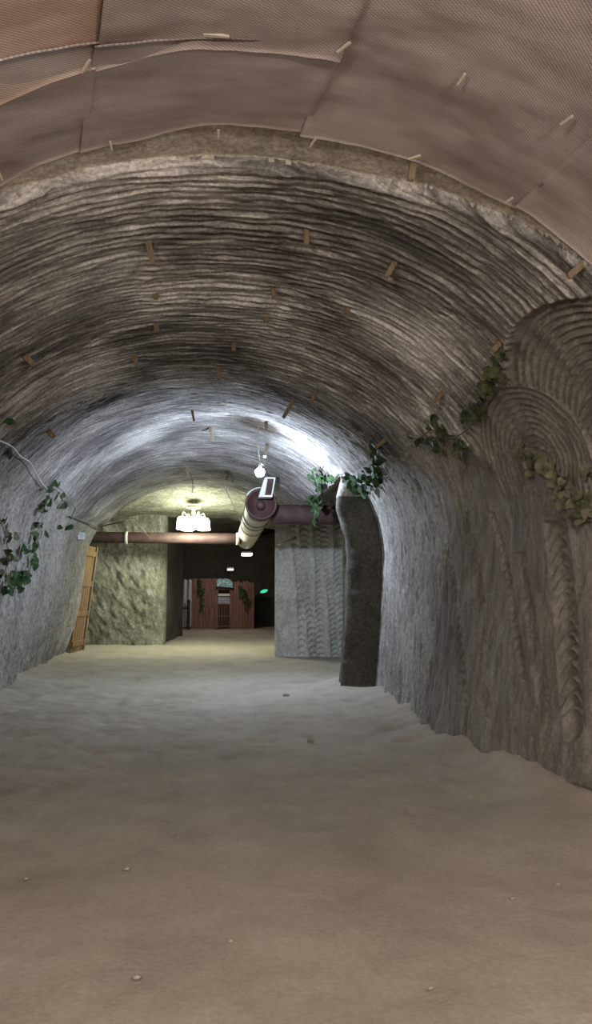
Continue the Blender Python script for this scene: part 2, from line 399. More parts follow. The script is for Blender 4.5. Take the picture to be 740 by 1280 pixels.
def rows(*segs):
    out = []
    for a, b, st in segs: out += list(np.arange(a, b-1e-6, st))
    return np.array(out + [segs[-1][1]])
YR = rows((-8, 2.4, .2), (2.4, 3.6, .03), (3.6, 8.4, .0095), (8.4, 13, .018), (13, 19.5, .035))
def shell(name, ys, ss, mat, kind='structure'):
    Y, S = np.meshgrid(ys, ss, indexing='ij')
    p = P3(Y, S) + normal(Y, S)*disp(Y, S)[..., None]
    return tag(grid_obj(name, p, mat, uv=np.stack([S, Y], -1)), kind=kind)
ceil = shell('ceiling', YR, np.concatenate([np.linspace(-SPLIT, 1.5, 122), np.linspace(1.512, SPLIT, 56)]), M['roof_rock'])
YRW = rows((-8, 2.4, .2), (2.4, 3.4, .03), (3.4, 6.2, .010), (6.2, 9, .014), (9, 12.55, .02))
wr = shell('wall_right', YRW, np.concatenate([np.linspace(SPLIT, 5.85, 290), [SB]]), M['wall_rock'])
YLW = rows((-8, 4, .2), (4, 13, .025), (13, 19.5, .03))
wl = shell('wall_left', YLW, np.concatenate([[-SB], np.linspace(-5.85, -SPLIT, 150)]), M['pale_rock'])
# more than one rock on the same skin: bare beige band, cut walls; some light and shade painted in
def second_material(o, mat, fn):
    me = o.data; me.materials.append(mat); n = len(me.polygons)
    cx = np.empty(n*3, np.float32); me.polygons.foreach_get('center', cx); cx = cx.reshape(-1, 3)
    me.polygons.foreach_set('material_index', fn(cx).astype(np.int32))
uvl = ceil.data.uv_layers[0]
def face_uv(o):
    n = len(o.data.polygons); a = np.empty(n*8, np.float32); o.data.uv_layers[0].data.foreach_get('uv', a); return a.reshape(n, 4, 2).mean(1)
fu = face_uv(ceil); s_, y_ = fu[:, 0], fu[:, 1]
edge = EDGE0 + .10*fbm(s_*1.3, 0*s_+3.3, 5, 4) + .03*fbm(s_*4, 0*s_, 6, 4) - .26*np.clip(s_-.5, 0, 2) - .10*np.clip(-s_-1.0, 0, 2)
ceil_wall = (s_ > 1.5) & (y_ > 3.9) & ((s_ > ring_boundary(y_) + np.interp(y_, [5, 8], [.06, .5])*fbm(y_*2.5, s_*1.5, 81, 4)) | (disc_mask(y_, s_) > .5))
second_material(ceil, M['bare_rock'], lambda c: np.where(ceil_wall, 2, (y_ < edge-.004)*1))
ceil.data.materials.append(M['wall_rock'])
fu2 = face_uv(wr); second_material(wr, M['roof_rock'], lambda c: (fu2[:, 0] < ring_boundary(fu2[:, 1]) + np.interp(fu2[:, 1], [5, 8], [.06, .5])*fbm(fu2[:, 1]*2.5, fu2[:, 0]*1.5, 81, 4)) & (disc_mask(fu2[:, 1], fu2[:, 0]) < .5)); 
wr.data.materials.append(M['pale_rock'])  # paler beyond the bulge, partly the bulb's light painted into the colour
mi = np.empty(len(wr.data.polygons), np.int32); wr.data.polygons.foreach_get('material_index', mi)
fy = fu2[:, 1] + .25*fbm(fu2[:, 1]*2, fu2[:, 0]*1.5, 83, 3) - .28*(fu2[:, 0]-4)
mi[(mi == 0) & (fy > 8.1)] = 2; mi[(fu2[:, 1] > 12.13) & (fu2[:, 0] > 2.6)] = 3; wr.data.materials.append(M['unlit_rock']); wr.data.polygons.foreach_set('material_index', mi)  # jamb face darkened by colour, standing for its shade
fu3 = face_uv(wl); second_material(wl, M['roof_rock'], lambda c: -fu3[:, 0] < 2.5 + .15*fbm(fu3[:, 1]*3, fu3[:, 0]*2, 82, 3))

# generic rough rock face
def rock_face(name, p0, du, dv, nu, nv, mat, seed, fn=None, amp=.05):
    U, V = np.meshgrid(np.linspace(0, 1, nu), np.linspace(0, 1, nv), indexing='ij')
    p0, du, dv = map(lambda a: np.asarray(a, float), (p0, du, dv))
    n = np.cross(du, dv); n /= np.linalg.norm(n)
    lu, lv = np.linalg.norm(du), np.linalg.norm(dv); a, b = U*lu, V*lv
    h = amp*fbm(a*.9, b*.7, seed, 4) + .35*amp*fbm(a*6, b*3, seed+9, 4)
    if fn is not None: h = h + fn(a, b)
    p = p0 + U[..., None]*du + V[..., None]*dv + n*h[..., None]
    return tag(grid_obj(name, p, mat, flip=True), kind='structure')

# ---- floor
fx = np.concatenate([np.arange(-9, -3.6, .3), np.arange(-3.6, 3.6, .05), np.arange(3.6, 9.01, .3)])
fy = rows((-8, .8, .4), (.8, 7, .04), (7, 14, .06), (14, 36, .12))
Y, X = np.meshgrid(fy, fx, indexing='ij')
Z = .030*fbm(X*.6, Y*.5, 91, 3) + .014*fbm(X*2.5, Y*2.2, 92, 4) + .008*fbm(X*9, Y*8, 93, 3)
tracks = sum(np.exp(-((X - x0 - .08*np.sin(Y*.4))/.16)**2) for x0 in (-1.15, .75))
Z = Z - .018*tracks
dents = vnoise(X*3.1, Y*3.0, 95); Z = Z - .030*sstep(.66, .85, dents)*sstep(4, 7, Y)*(1-sstep(15, 18, Y)) - .022*sstep(.6, .8, vnoise(X*7, Y*6, 97))*sstep(5, 7.5, Y)*(1-sstep(14, 17, Y))
dr = np.where(Y < 12.6, T_br(Y)-X, 9); dl = np.where(Y < 19.5, X-T_bl(Y), 9)
rag = 1 + .8*fbm(Y*1.6, X*0, 96, 3)
Z = Z + (.15*np.exp(-np.clip(dr, 0, 9)/.22) + .16*np.exp(-np.clip(dl, 0, 9)/.28))*rag
Z = Z + .16*np.exp(-((X-2.5)/.4)**2-((Y-12.75)/.5)**2)
tag(grid_obj('floor', np.stack([X, Y, Z], -1), M['floor'], flip=True), kind='structure')

# ---- pillar between right gallery and passage, with chains of crescents cut down its face
def pillar_fn(a, b):
    h = 0*a
    for x0, w, pt, dp in ((.28, .26, .5, .03), (.62, .10, .13, .05), (.88, .13, .12, .06), (1.16, .13, .11, .055), (1.42, .12, .10, .05), (1.75, .2, .12, .05), (2.3, .25, .13, .05)):
        xc = x0 + .05*np.sin(b*1.3+x0*9) - .06*(b-1.5); q = (a-xc)/w; k = np.clip(1-q*q, 0, 1)
        h = np.where(np.abs(q) < 1, h - 1.9*dp*np.sqrt(k) + 1.5*dp*crest(-(b-.8*w*k)/(pt*1.25), .4, .4)*np.sqrt(k), h)
    return h + .05*np.exp(-((b-.1)/.25)**2)
rock_face('wall_pillar', (1.85, 18.6, -.2), (7.2, 0, 0), (0, 0, 4.7), 300, 190, M['lit_pillar_rock'], 101, pillar_fn)
rock_face('wall_passage_right', (5.2, 28.2, -.2), (-3.33, -9.58, 0), (0, 0, 4.7), 90, 50, M['gallery_rock'], 103)
# ---- right gallery
rock_face('wall_gallery_right_front', (9, 12.5, -.2), (-6.6, 0, 0), (0, 0, 3.9), 40, 30, M['gallery_rock'], 105)
rock_face('wall_gallery_right_end', (9, 18.7, -.2), (0, -6.3, 0), (0, 0, 4.2), 30, 30, M['gallery_rock'], 106)
ys = np.linspace(12.3, 18.7, 60); U = np.linspace(0, 1, 60)
Yg, Ug = np.meshgrid(ys, U, indexing='ij'); ex, ez = profile(Yg, SPLIT-.1)
Xg = ex + (9.1-ex)*Ug; Zg = ez + .03 + .35*sstep(0, .10, Ug) + .04*fbm(Xg*1.5, Yg*2, 107, 4)*sstep(0, .1, Ug)
tag(grid_obj('ceiling_gallery_right', np.stack([Xg, Yg, Zg], -1), M['roof_rock']), kind='structure')
# ---- junction roof, left gallery
Yj, Xj = np.meshgrid(np.linspace(19.42, 24.2, 90), np.linspace(-9.1, 3.2, 170), indexing='ij')
Zj = np.interp(Yj, [19.4, 19.9, 21.6, 24.2], [4.62, 4.58, 4.12, 3.95]) - .6*sstep(-1.6, -4.2, Xj)*(1-sstep(19.5, 21, Yj)*.2) - .35*sstep(.8, 2.6, Xj) + .05*fbm(Xj*1.2, Yj*2.5, 111, 4) + .02*saw(Yj/.11 + .6*fbm(Xj*.8, Yj*.5, 112, 2))
tag(grid_obj('ceiling_junction', np.stack([Xj, Yj, Zj], -1), M['gallery_rock']), kind='structure')
def left_fn(a, b):       # rounded corner into the passage and rubble-like lumps
    r = .55; t = np.clip((a-(8.05-r))/r, 0, 1)
    return -(r-np.sqrt(np.clip(r*r-(t*r)**2, 0, None))) + .06*fbm(a*2.2+b*.8, b*1.3, 117, 5) + .05*fbm(a*7+b*3, b*3.5, 120, 4) + .05*np.abs(fbm(a*4+b, b*2.5, 118, 3)) + .10*np.exp(-((b-.15)/.3)**2)
rock_face('wall_gallery_left', (-9.1, 23.6, -.2), (8.05, 0, 0), (0, 0, 4.7), 260, 150, M['gallery_rock'], 113, left_fn)
rock_face('wall_passage_left', (-1.16, 24.0, -.2), (.52, 4.2, 0), (0, 0, 4.7), 60, 50, M['unlit_rock'], 115)
rock_face('wall_gallery_left_front', (-3.2, 19.5, -.2), (-6, 0, 0), (0, 0, 5.0), 40, 30, M['gallery_rock'], 116)
rock_face('wall_gallery_left_end', (-9, 19.4, -.2), (0, 4.4, 0), (0, 0, 5.0), 30, 30, M['gallery_rock'], 119)
# lip closing the roof between tunnel and junction
Sx = np.linspace(-SPLIT-1.2, SPLIT, 90); lx, lz = profile(19.49, Sx); lp = P3(np.full_like(Sx, 19.49), Sx) + normal(np.full_like(Sx, 19.49), Sx)*disp(np.full_like(Sx, 19.49), Sx)[:, None]
K = np.linspace(0, 1, 6)[:, None, None]
tag(grid_obj('ceiling_lip', lp[None]*(1-K) + (lp*np.array([1.0, 1, 0]) + np.array([0, 0.02, 4.95]))[None]*K, M['gallery_rock']), kind='structure')
# ---- passage and far chamber
Yp, Xp = np.meshgrid(np.linspace(24.0, 29.6, 50), np.linspace(-1.4, 2.3, 40), indexing='ij')
tag(grid_obj('ceiling_passage', np.stack([Xp, Yp, 3.98-.04*(Yp-24)+.06*fbm(Xp*1.5, Yp*1.5, 121, 3)], -1), M['unlit_rock']), kind='structure')
lt = rock_face('wall_lintel', (-5.5, 29.2, 2.12), (11, 0, 0), (0, 0, 2.5), 60, 20, M['dark_wood'], 123, amp=.03)  # near-black wood colour stands in for the lack of light here
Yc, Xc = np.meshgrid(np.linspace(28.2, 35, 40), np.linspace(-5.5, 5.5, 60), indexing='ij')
tag(grid_obj('ceiling_chamber', np.stack([Xc, Yc, 3.6+.08*fbm(Xc, Yc, 125, 3)], -1), M['unlit_rock']), kind='structure')
rock_face('wall_chamber_back', (-5.5, 34.6, -.2), (11, 0, 0), (0, 0, 4), 80, 40, M['unlit_rock'], 127)
rock_face('wall_chamber_left', (-5, 28, -.2), (0, 7, 0), (0, 0, 4), 40, 30, M['unlit_rock'], 128)
rock_face('wall_chamber_right', (5, 35, -.2), (0, -7, 0), (0, 0, 4), 40, 30, M['unlit_rock'], 129)
rock_face('wall_chamber_front_left', (-.78, 28.2, -.2), (-4.6, 0, 0), (0, 0, 4), 30, 30, M['unlit_rock'], 130)
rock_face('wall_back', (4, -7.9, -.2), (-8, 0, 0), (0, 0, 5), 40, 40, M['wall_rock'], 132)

# ------------------------------------------------------------------ woven roof sheets
def sheet(s0, s1, y0, y1, mat, label, seed, off=.13, sk0=0, sk1=0, hem=.0):
    ns, ny = max(20, int((s1-s0)/.03)), max(16, int((y1-y0)/.03))
    U, V = np.meshgrid(np.linspace(0, 1, ny), np.linspace(0, 1, ns), indexing='ij')
    Yv = y0+(y1-y0)*U
    S = (s0+sk0*(Yv-3.9)) + ((s1+sk1*(Yv-3.9))-(s0+sk0*(Yv-3.9)))*V
    off = off*(1-U) + .035*U if y1 > 3.5 else off
    Yv = Yv + (.26*np.clip(-S-.3, 0, 2) - .06*np.clip(S-2, 0, 2) + .05*fbm(S*1.1, 0*S+seed, 201, 3) + .02*fbm(S*5, 0*S+seed, 202, 2))*U
    o_ = off + .025*fbm(S*1.3, Yv*1.6, 203+seed, 3) + .006*fbm(S*7, Yv*7, 204, 2) + .012*np.exp(-((1-U)*(y1-y0)/.05)**2)
    nm = normal(Yv, S); bx, bz = profile(Yv, S); base = np.stack([bx, Yv, bz], -1)
    top = base + nm*(o_-.012)[..., None]; bot = base + nm*o_[..., None]
    n, k = top.shape[:2]
    v = np.concatenate([bot.reshape(-1, 3), top.reshape(-1, 3)]); uvv = np.stack([S, Yv], -1).reshape(-1, 2)
    f = []
    for i in range(n-1):
        for j in range(k-1):
            a = i*k+j; f.append((a, a+1, a+k+1, a+k)); b = a+n*k; f.append((b+k, b+k+1, b+1, b))
    N_ = n*k
    for i in range(n-1):
        for j, fl in ((0, 0), (k-1, 1)):
            a = i*k+j; q = (a, a+k, a+k+N_, a+N_); f.append(q[::-1] if fl else q)
    for j in range(k-1):
        for i, fl in ((0, 1), (n-1, 0)):
            a = i*k+j; q = (a, a+1, a+1+N_, a+N_); f.append(q[::-1] if not fl else q)
    o = mesh_obj('roof_sheet', v, f, mat)
    l = o.data.uv_layers.new(name='UVMap'); idx = np.empty(len(o.data.loops), np.int32); o.data.loops.foreach_get('vertex_index', idx)
    l.data.foreach_set('uv', np.concatenate([uvv, uvv])[idx].reshape(-1).astype(np.float32))
    return tag(o, label, 'roof sheet', 'woven sheets lining the roof')
SH = [(-3.7, -.80, 1.2, 3.42, 'sheet_red', 'rusty reddish woven roof sheet in the upper left corner', 1, .070, 0, -.2),
      (-3.7, -.80, 3.34, 4.10, 'sheet', 'striped brown woven roof sheet strip on the left above the bare rock band', 2, .088, 0, -.2),
      (-.82, .22, 1.2, 3.42, 'sheet', 'plain brown woven roof sheet at the top holding the long white pin', 3, .073, -.2, -.09),
      (-.82, .22, 3.34, 4.10, 'sheet', 'brown woven roof sheet strip ending over the middle of the bare rock band', 4, .090, -.2, -.09),
      (.20, 1.40, 1.2, 4.12, 'sheet', 'broad mauve-brown woven roof sheet right of centre, between two slanting seams', 5, .078, -.09, -.07),
      (1.38, 3.7, 1.2, 4.12, 'sheet', 'brown woven roof sheet in the upper right corner beyond the last seam', 6, .090, -.07, 0)]
for a in SH: sheet(a[0], a[1], a[2], a[3], M[a[4]], a[5], a[6], a[7], a[8], a[9])

# ------------------------------------------------------------------ pegs
def frame_at(y, s):
    n = normal(np.array(y), np.array(s)); ty = np.array([0, 1.0, 0]); ty = ty - n*np.dot(ty, n); ty /= np.linalg.norm(ty); tx = np.cross(n, ty)
    return P3(np.array(y), np.array(s), float(0)), n, ty, tx
def peg(px, py, ln, w, ang, tilt, label, mat='peg_wood', name='wooden_peg', cat='peg', group='wooden pegs driven into the roof', off=None):
    """ang: direction along the roof of the protruding end, in the picture sense (0 = deeper, 90 = right)"""
    y, s = on_shell(px, py, .08 if off is None else off)
    p, n, ty, tx = frame_at(y, s)
    d = float(disp(np.array([y]), np.array([s]))[0]) if off is None else off
    p = p + n*(d-.03)
    if off is None: ang, tilt = (90 if ang < 180 else -90), 90-abs(180-ang)*1.1
    a = math.radians(ang); lat = ty*math.cos(a) + tx*math.sin(a)
    ax = n*math.sin(math.radians(tilt)) + lat*math.cos(math.radians(tilt)); ax /= np.linalg.norm(ax)
    if off is None:
        ax = n*.45 + np.array([0, 0, -.75]) + lat*math.cos(math.radians(tilt)); ax /= np.linalg.norm(ax)
    u = np.cross(ax, ty if off is None else n); u /= np.linalg.norm(u)+1e-9; w2 = np.cross(ax, u)
    mb = MB()
    h = ln/2
    o = p + ax*h
    # wedge with a split face: two tapering halves
    mb.frustum_box(o, u*w*.5, w2*w*.30, ax*h, (.72, .62))
    mb.frustum_box(o + w2*w*.33 + ax*h*.12, u*w*.46, w2*w*.16, ax*h*.86, (.8, .45))
    ob = mb.build(name, M[mat], None, False, w*.06)
    ob_me = ob.data; loc = Vector(p)
    ob_me.transform(Matrix.Translation(-loc)); ob.location = loc
    return tag(ob, label, cat, group)
PEGS = [
 (186, 304, .20, .050, 170, 35, 'long split wooden peg left of centre on the ridged roof, nearest the bare rock'),
 (383, 288, .16, .050, 178, 35, 'wooden peg high in the middle of the ridged roof'),
 (494, 328, .19, .048, 205, 35, 'leaning wooden peg right of centre on the ridged roof'),
 (514, 208, .19, .050, 185, 45, 'dark wooden peg just below the hem of the broad mauve sheet'),
 (340, 362, .14, .048, 170, 35, 'short wooden peg below the middle peg of the ridged roof'),
 (195, 366, .10, .055, 180, 45, 'stubby brown peg under the long split peg'),
 (436, 382, .10, .050, 190, 45, 'stubby peg right of the short middle peg'),
 (333, 396, .09, .070, 180, 55, 'squat dark orange peg in the middle of the ridged roof'),
 (196, 408, .10, .060, 180, 45, 'faint grey peg below the stubby brown peg on the left'),
 (291, 428, .13, .055, 172, 35, 'small peg at the dark edge above the bulb-lit roof'),
 (273, 456, .20, .060, 175, 35, 'dark peg on the edge of the bluish lit roof'),
 (168, 446, .14, .060, 168, 35, 'small peg left on the roof where the blue light begins'),
 (370, 496, .34, .060, 205, 30, 'long slanting wooden peg in the bluish light, right of centre'),
 (396, 488, .16, .060, 195, 40, 'small peg beside the long slanting peg in the bluish light'),
 (30, 446, .15, .060, 140, 40, 'broken wooden peg on the left roof edge over the ivy wire'),
 (60, 538, .16, .080, 150, 45, 'square brown peg at the foot of the left arch above the ivy wire'),
 (240, 511, .22, .045, 170, 40, 'thin reddish peg on the bright roof left of the bulb'),
 (262, 535, .26, .060, 165, 40, 'wide pale brown peg on the bright roof nearest the bulb from the left'),
 (332, 527, .20, .060, 170, 40, 'dull peg on the bright roof above the bulb'),
 (556, 488, .17, .042, 205, 30, 'pale splintered peg among the ivy on the right roof edge'),
 (728, 332, .16, .050, 215, 35, 'tan peg at the right edge below the corner sheet'),
 (625, 428, .11, .055, 205, 40, 'short tan peg where the ivy reaches the ringed wall'),
 (485, 548, .2, .05, 215, 30, 'thin reddish twig-like peg above the hanging ivy bunch'),
 (235, 583, .2, .09, 180, 60, 'dark knotty peg in the green-lit roof over the chandelier'),
]
for a in PEGS: peg(*a)
PINS = [
 (256, 50, .125, .020, 90, 6, 'long white pin lying across the topmost middle sheet', 'pale_wood'),
 (113, 75, .085, .014, -40, 12, 'pale slanting pin at the corner of the left seam', 'pale_wood'),
 (439, 56, .085, .014, -40, 12, 'pale slanting pin just right of the middle seam', 'pale_wood'),
 (580, 96, .075, .014, -10, 14, 'pale upright pin in the middle of the broad mauve sheet', 'pale_wood'),
 (714, 150, .075, .014, -20, 14, 'pale pin on the corner sheet beyond the last seam', 'pale_wood'),
 (273, 165, .06, .014, 0, 20, 'pin standing at the hem in the middle of the bare rock band', 'pale_wood'),
 (140, 178, .06, .014, 0, 20, 'pin standing at the hem just right of the left seam', 'pale_wood'),
 (393, 175, .075, .014, -20, 20, 'pin hanging at the hem by the foot of the middle seam', 'pale_wood'),
 (524, 196, .075, .014, -60, 20, 'thin pin at the hem of the broad sheet next to the dark peg', 'pale_wood'),
 (641, 248, .06, .014, -20, 20, 'bent pin at the hem by the foot of the right seam', 'pale_wood'),
 (2, 220, .06, .016, 0, 20, 'pin at the hem against the left edge of the photo', 'pale_wood'),
]
for a in PINS: peg(*a, name='sheet_pin', cat='pin', group='pins holding the roof sheets', off=.11)
ob = peg(345, 690, .1, .05, 180, 50, 'x') if False else None

# ------------------------------------------------------------------ ivy
def leaf(mb, c, size, nrm, ang):
    nrm = np.asarray(nrm, float); nrm /= np.linalg.norm(nrm)
    u = np.cross(nrm, (0, 0, 1.0)); u = u/np.linalg.norm(u) if np.linalg.norm(u) > 1e-3 else np.array([1.0, 0, 0]); w = np.cross(nrm, u)
    a = math.cos(ang)*u + math.sin(ang)*w; b = -math.sin(ang)*u + math.cos(ang)*w
    out = [(0, 0), (.38, -.12), (.52, .22), (.40, .58), (.0, 1.0), (-.40, .58), (-.52, .22), (-.38, -.12)]
    v = [c + size*(x*a + z*b + nrm*(.10*abs(x)*2 - .18*z*z)) for x, z in out] + [c + size*(.35*b - .03*nrm)]
    mb.add(v, [(8, i, (i+1) % 8) for i in range(8)])
def smooth_path(pts, n=8):
    pts = [np.asarray(p, float) for p in pts]; out = []
    for i in range(len(pts)-1):
        p0, p1, p2, p3 = pts[max(i-1, 0)], pts[i], pts[i+1], pts[min(i+2, len(pts)-1)]
        for t in np.linspace(0, 1, n, endpoint=False):
            out.append(.5*((2*p1)+(-p0+p2)*t+(2*p0-5*p1+4*p2-p3)*t*t+(-p0+3*p1-3*p2+p3)*t**3))
    return out + [pts[-1]]
def shell_pt(px, py, off=.06):
    y, s = on_shell(px, py, .08); p, n, _, _ = frame_at(y, s); d = float(disp(np.array([y]), np.array([s]))[0])
    return p + n*(max(d, 0)+off), n
def ivy(pxs, clusters, size, label, mat, stem_r=.006, stem_mat='stem', spread=.05):
    P = [shell_pt(*p) for p in pxs]
    path = smooth_path([p for p, _ in P])
    root = empty('ivy_garland', path[0], label, 'ivy', 'ivy garlands on the tunnel walls')
    mb = MB(); mb.tube(path, stem_r, 6); under(mb.build('stem', M[stem_mat], None, True), root)
    lb = MB()
    for (px, py, n, rad) in clusters:
        for k in range(n):
            a = random.uniform(0, 2*PI); r = rad*math.sqrt(random.random())
            p, nn = shell_pt(px+r*math.cos(a), py+r*math.sin(a), random.uniform(.05, .05+spread))
            nv = nn + np.array([random.uniform(-.7, .7), random.uniform(-1.0, .3), random.uniform(-.5, .7)])
            leaf(lb, p, size*random.uniform(.75, 1.2), nv, random.uniform(0, 2*PI))
    under(lb.build('foliage', M[mat], None, True), root)
    return root
ivy([(-12, 545), (8, 553), (22, 568), (32, 574), (40, 588), (48, 602), (58, 612)], [(4, 522, 2, 3), (2, 565, 3, 5)], .10, 'bare pale ivy stem sloping down at the left edge, leaves near its start', 'leaf', .008, 'wire')
ivy([(58, 610), (66, 606), (76, 614), (84, 626), (92, 634), (86, 650)], [(62, 606, 3, 4), (76, 622, 2, 4), (80, 631, 3, 4), (62, 628, 3, 4), (78, 659, 1, 2), (87, 658, 2, 2)], .13, 'thin ivy strand with few leaves beside the white wall sign', 'leaf')
ivy([(60, 612), (54, 640), (46, 655), (52, 668), (44, 684), (40, 704), (28, 722)], [(52, 637, 3, 4), (46, 655, 4, 4), (53, 666, 1, 1), (42, 671, 2, 3), (44, 684, 4, 4), (34, 693, 5, 6), (41, 704, 4, 4), (28, 720, 14, 9), (20, 730, 12, 9), (10, 735, 4, 5)], .12, 'dark ivy strand hanging down the left wall and ending in a thick bunch', 'leaf')
ivy([(-4, 640), (4, 660), (8, 690), (8, 715)], [(4, 657, 3, 4), (8, 670, 4, 4), (5, 698, 6, 6), (12, 702, 4, 5), (4, 718, 5, 5)], .11, 'ragged ivy bunch cut off by the left edge of the photo', 'leaf_olive')
ivy([(404, 580), (398, 592), (402, 610), (398, 630), (396, 655)], [(396, 584, 4, 5), (404, 590, 3, 3), (401, 603, 9, 8), (412, 602, 4, 4), (398, 630, 14, 8), (397, 645, 12, 7), (396, 655, 3, 2)], .125, 'ivy strand hanging free in front of the red pipe', 'leaf', spread=.12)
ivy([(412, 604), (424, 603), (436, 596), (446, 606), (460, 612), (476, 590), (480, 566), (478, 552)], [(424, 603, 4, 4), (437, 600, 6, 6), (447, 609, 9, 7), (459, 614, 9, 7), (468, 600, 26, 14), (474, 585, 12, 9), (480, 566, 5, 4), (478, 552, 5, 5)], .12, 'full ivy bunch over the shaded rock jamb at the right', 'leaf', spread=.12)
ivy([(528, 548), (545, 535), (565, 545), (590, 535), (602, 512), (612, 490), (622, 462), (628, 436)], [(533, 546, 7, 9), (545, 528, 5, 8), (562, 528, 2, 6), (545, 556, 8, 10), (580, 555, 6, 7), (583, 562, 4, 5), (597, 522, 9, 8), (605, 508, 7, 7), (618, 482, 12, 9), (624, 460, 12, 9), (630, 440, 6, 6)], .085, 'long dusty ivy strand climbing between the ridged roof and the ringed wall', 'leaf_olive')
ivy([(642, 556), (655, 572), (672, 582), (690, 600), (704, 622), (716, 640), (735, 655)], [(648, 562, 7, 8), (655, 570, 5, 6), (668, 580, 9, 12), (680, 585, 6, 9), (690, 600, 8, 10), (704, 607, 7, 9), (694, 617, 3, 5), (712, 630, 10, 11), (728, 628, 10, 12), (735, 588, 5, 5), (735, 640, 8, 8), (722, 652, 6, 8)], .078, 'pale dusty ivy spray lying over the chain of round cutter marks', 'leaf_dusty')

# loose cable sagging across the left arch
pts = [shell_pt(*p, .05)[0] for p in [(86, 646), (98, 650), (114, 656), (124, 662), (134, 660)]]
pts += [atY(150, 653, 18.6), atY(165, 650, 19.3), atY(176, 660, 20.0), atY(186, 671, 21.0)]
mb = MB(); mb.tube(smooth_path(pts), .014, 6); tag(mb.build('loose_cable', M['dark_wire'], None, True), 'thin dark cable drooping across the left arch towards the red pipe', 'cable')

# ------------------------------------------------------------------ white wall sign
y, s = on_shell(98, 669); p, n, ty, tx = frame_at(y, s); d = float(disp(np.array([y]), np.array([s]))[0])
q = atY(98, 669, y) + n*.04
side = np.cross(n, (0, 0, 1.0)); side /= np.linalg.norm(side); nn = np.array([.62, -.78, -.05]); nn /= np.linalg.norm(nn)
side = np.cross((0, 0, 1.0), nn); side /= np.linalg.norm(side); upn = np.cross(nn, side)
root = empty('wall_sign', q, 'small white sign box on the left wall beside the plank door', 'sign')
mb = MB(); mb.frustum_box(q, side*.095, upn*.085, nn*.05); under(mb.build('sign_box', M['black'], None, False, .006), root)
mb = MB(); mb.frustum_box(q+nn*.055, side*.09, upn*.08, nn*.006); under(mb.build('sign_face', M['sign_white'], None, False, .003), root)
mb = MB()
for k, (w, o_) in enumerate(((.05, .035), (.035, .005), (.05, -.03))): mb.frustum_box(q+nn*.0635+upn*o_, side*w, upn*.006, nn*.001)
under(mb.build('sign_print', M['sign_grey'], None), root)

# ------------------------------------------------------------------ bulb on its wire
BULB = atY(325, 590, 12.75)
hk = np.array([BULB[0]-.03, 12.75, 4.55])
root = empty('pendant_bulb', hk, 'glaring bare bulb hanging from the roof in front of the duct', 'lamp')
mb = MB(); mb.tube([hk+np.array([0, 0, .05]), hk, hk*.55+BULB*.45+np.array([-.03, 0, 0]), BULB+np.array([0, 0, .16])], .009, 6); under(mb.build('wire', M['wire'], None, True), root)
mb = MB(); mb.lathe(BULB, [(.0, .17), (.022, .165), (.026, .10), (.030, .07), (.0, .065)], n=16); under(mb.build('socket', M['white_metal'], None, True), root)
mb = MB(); mb.lathe(BULB, [(.0, -.09), (.037, -.084), (.07, -.054), (.086, 0), (.072, .04), (.04, .06), (.028, .085), (0, .086)], n=24); glow = under(mb.build('glass_bulb', M['bulb_glow'], None, True), root)
p2 = atY(337, 547, 14.4); p3 = atY(331, 571, 13.6)
mb = MB(); ax = (p3-p2); mb.frustum_box((p2+p3)/2, (.035, 0, 0), np.cross(ax, (1, 0, 0))/np.linalg.norm(np.cross(ax, (1, 0, 0)))*.03, ax/2, (.8, .8)); tag(mb.build('lamp_stake', M['pale_wood'], None, False, .004), 'grey wooden stake slanting out of the roof right above the bulb', 'stake')
mb = MB(); mb.tube([p3-ax*.05, (p3+BULB)/2+np.array([.02, 0, -.02]), BULB+np.array([.012, 0, .15])], .006, 6); tag(mb.build('guy_wire', M['wire'], None, True), 'short pale wire between the stake and the bulb', 'wire')

# ------------------------------------------------------------------ ventilation duct
d0 = atY(326.5, 630, 15.5); d1 = atY(307.5, 675, 25.0)
ax = d1-d0; L = np.linalg.norm(ax); ax /= L
R0 = .315
duct = empty('ventilation_duct', d0, 'big round ventilation duct running under the roof into the dark passage', 'duct')
prof = []; t = 0
prof = [(R0, .42)]
for k in range(1, 60):
    t = .42 + (L-.42)*k/60; prof.append((R0*(.97+.012*math.sin(k*1.9)+.012*(k % 3)) , t))
mb = MB(); mb.lathe(d0, prof, ax, 32); under(mb.build('duct_body', M['duct'], None, True), duct)
mb = MB(); mb.lathe(d0, [(R0-.02, .45), (R0+.012, .44), (R0+.012, -.02), (R0-.015, -.03), (R0-.02, .30), (0, .30)], ax, 32); under(mb.build('fan_housing', M['duct_dark'], None, True), duct)
mb = MB(); mb.lathe(d0, [(R0+.012, -.035), (R0+.02, -.03), (R0+.02, .03), (R0+.012, .035)], ax, 32)
under(mb.build('rim', M['red_paint'], None, True), duct)
mb = MB(); mb.lathe(d0, [(0, .08), (.06, .085), (.10, .14), (.10, .31)], ax, 20); hub = under(mb.build('fan_hub', M['duct_dark'], None, True), duct)
for h in (.47, 1.9, 2.7, 4.2):
    mb = MB(); mb.lathe(d0, [(R0-.01, h-.03), (R0+.014, h-.025), (R0+.014, h+.025), (R0-.01, h+.03)], ax, 32); under(mb.build('strap_band', M['zinc'], None, True), duct)
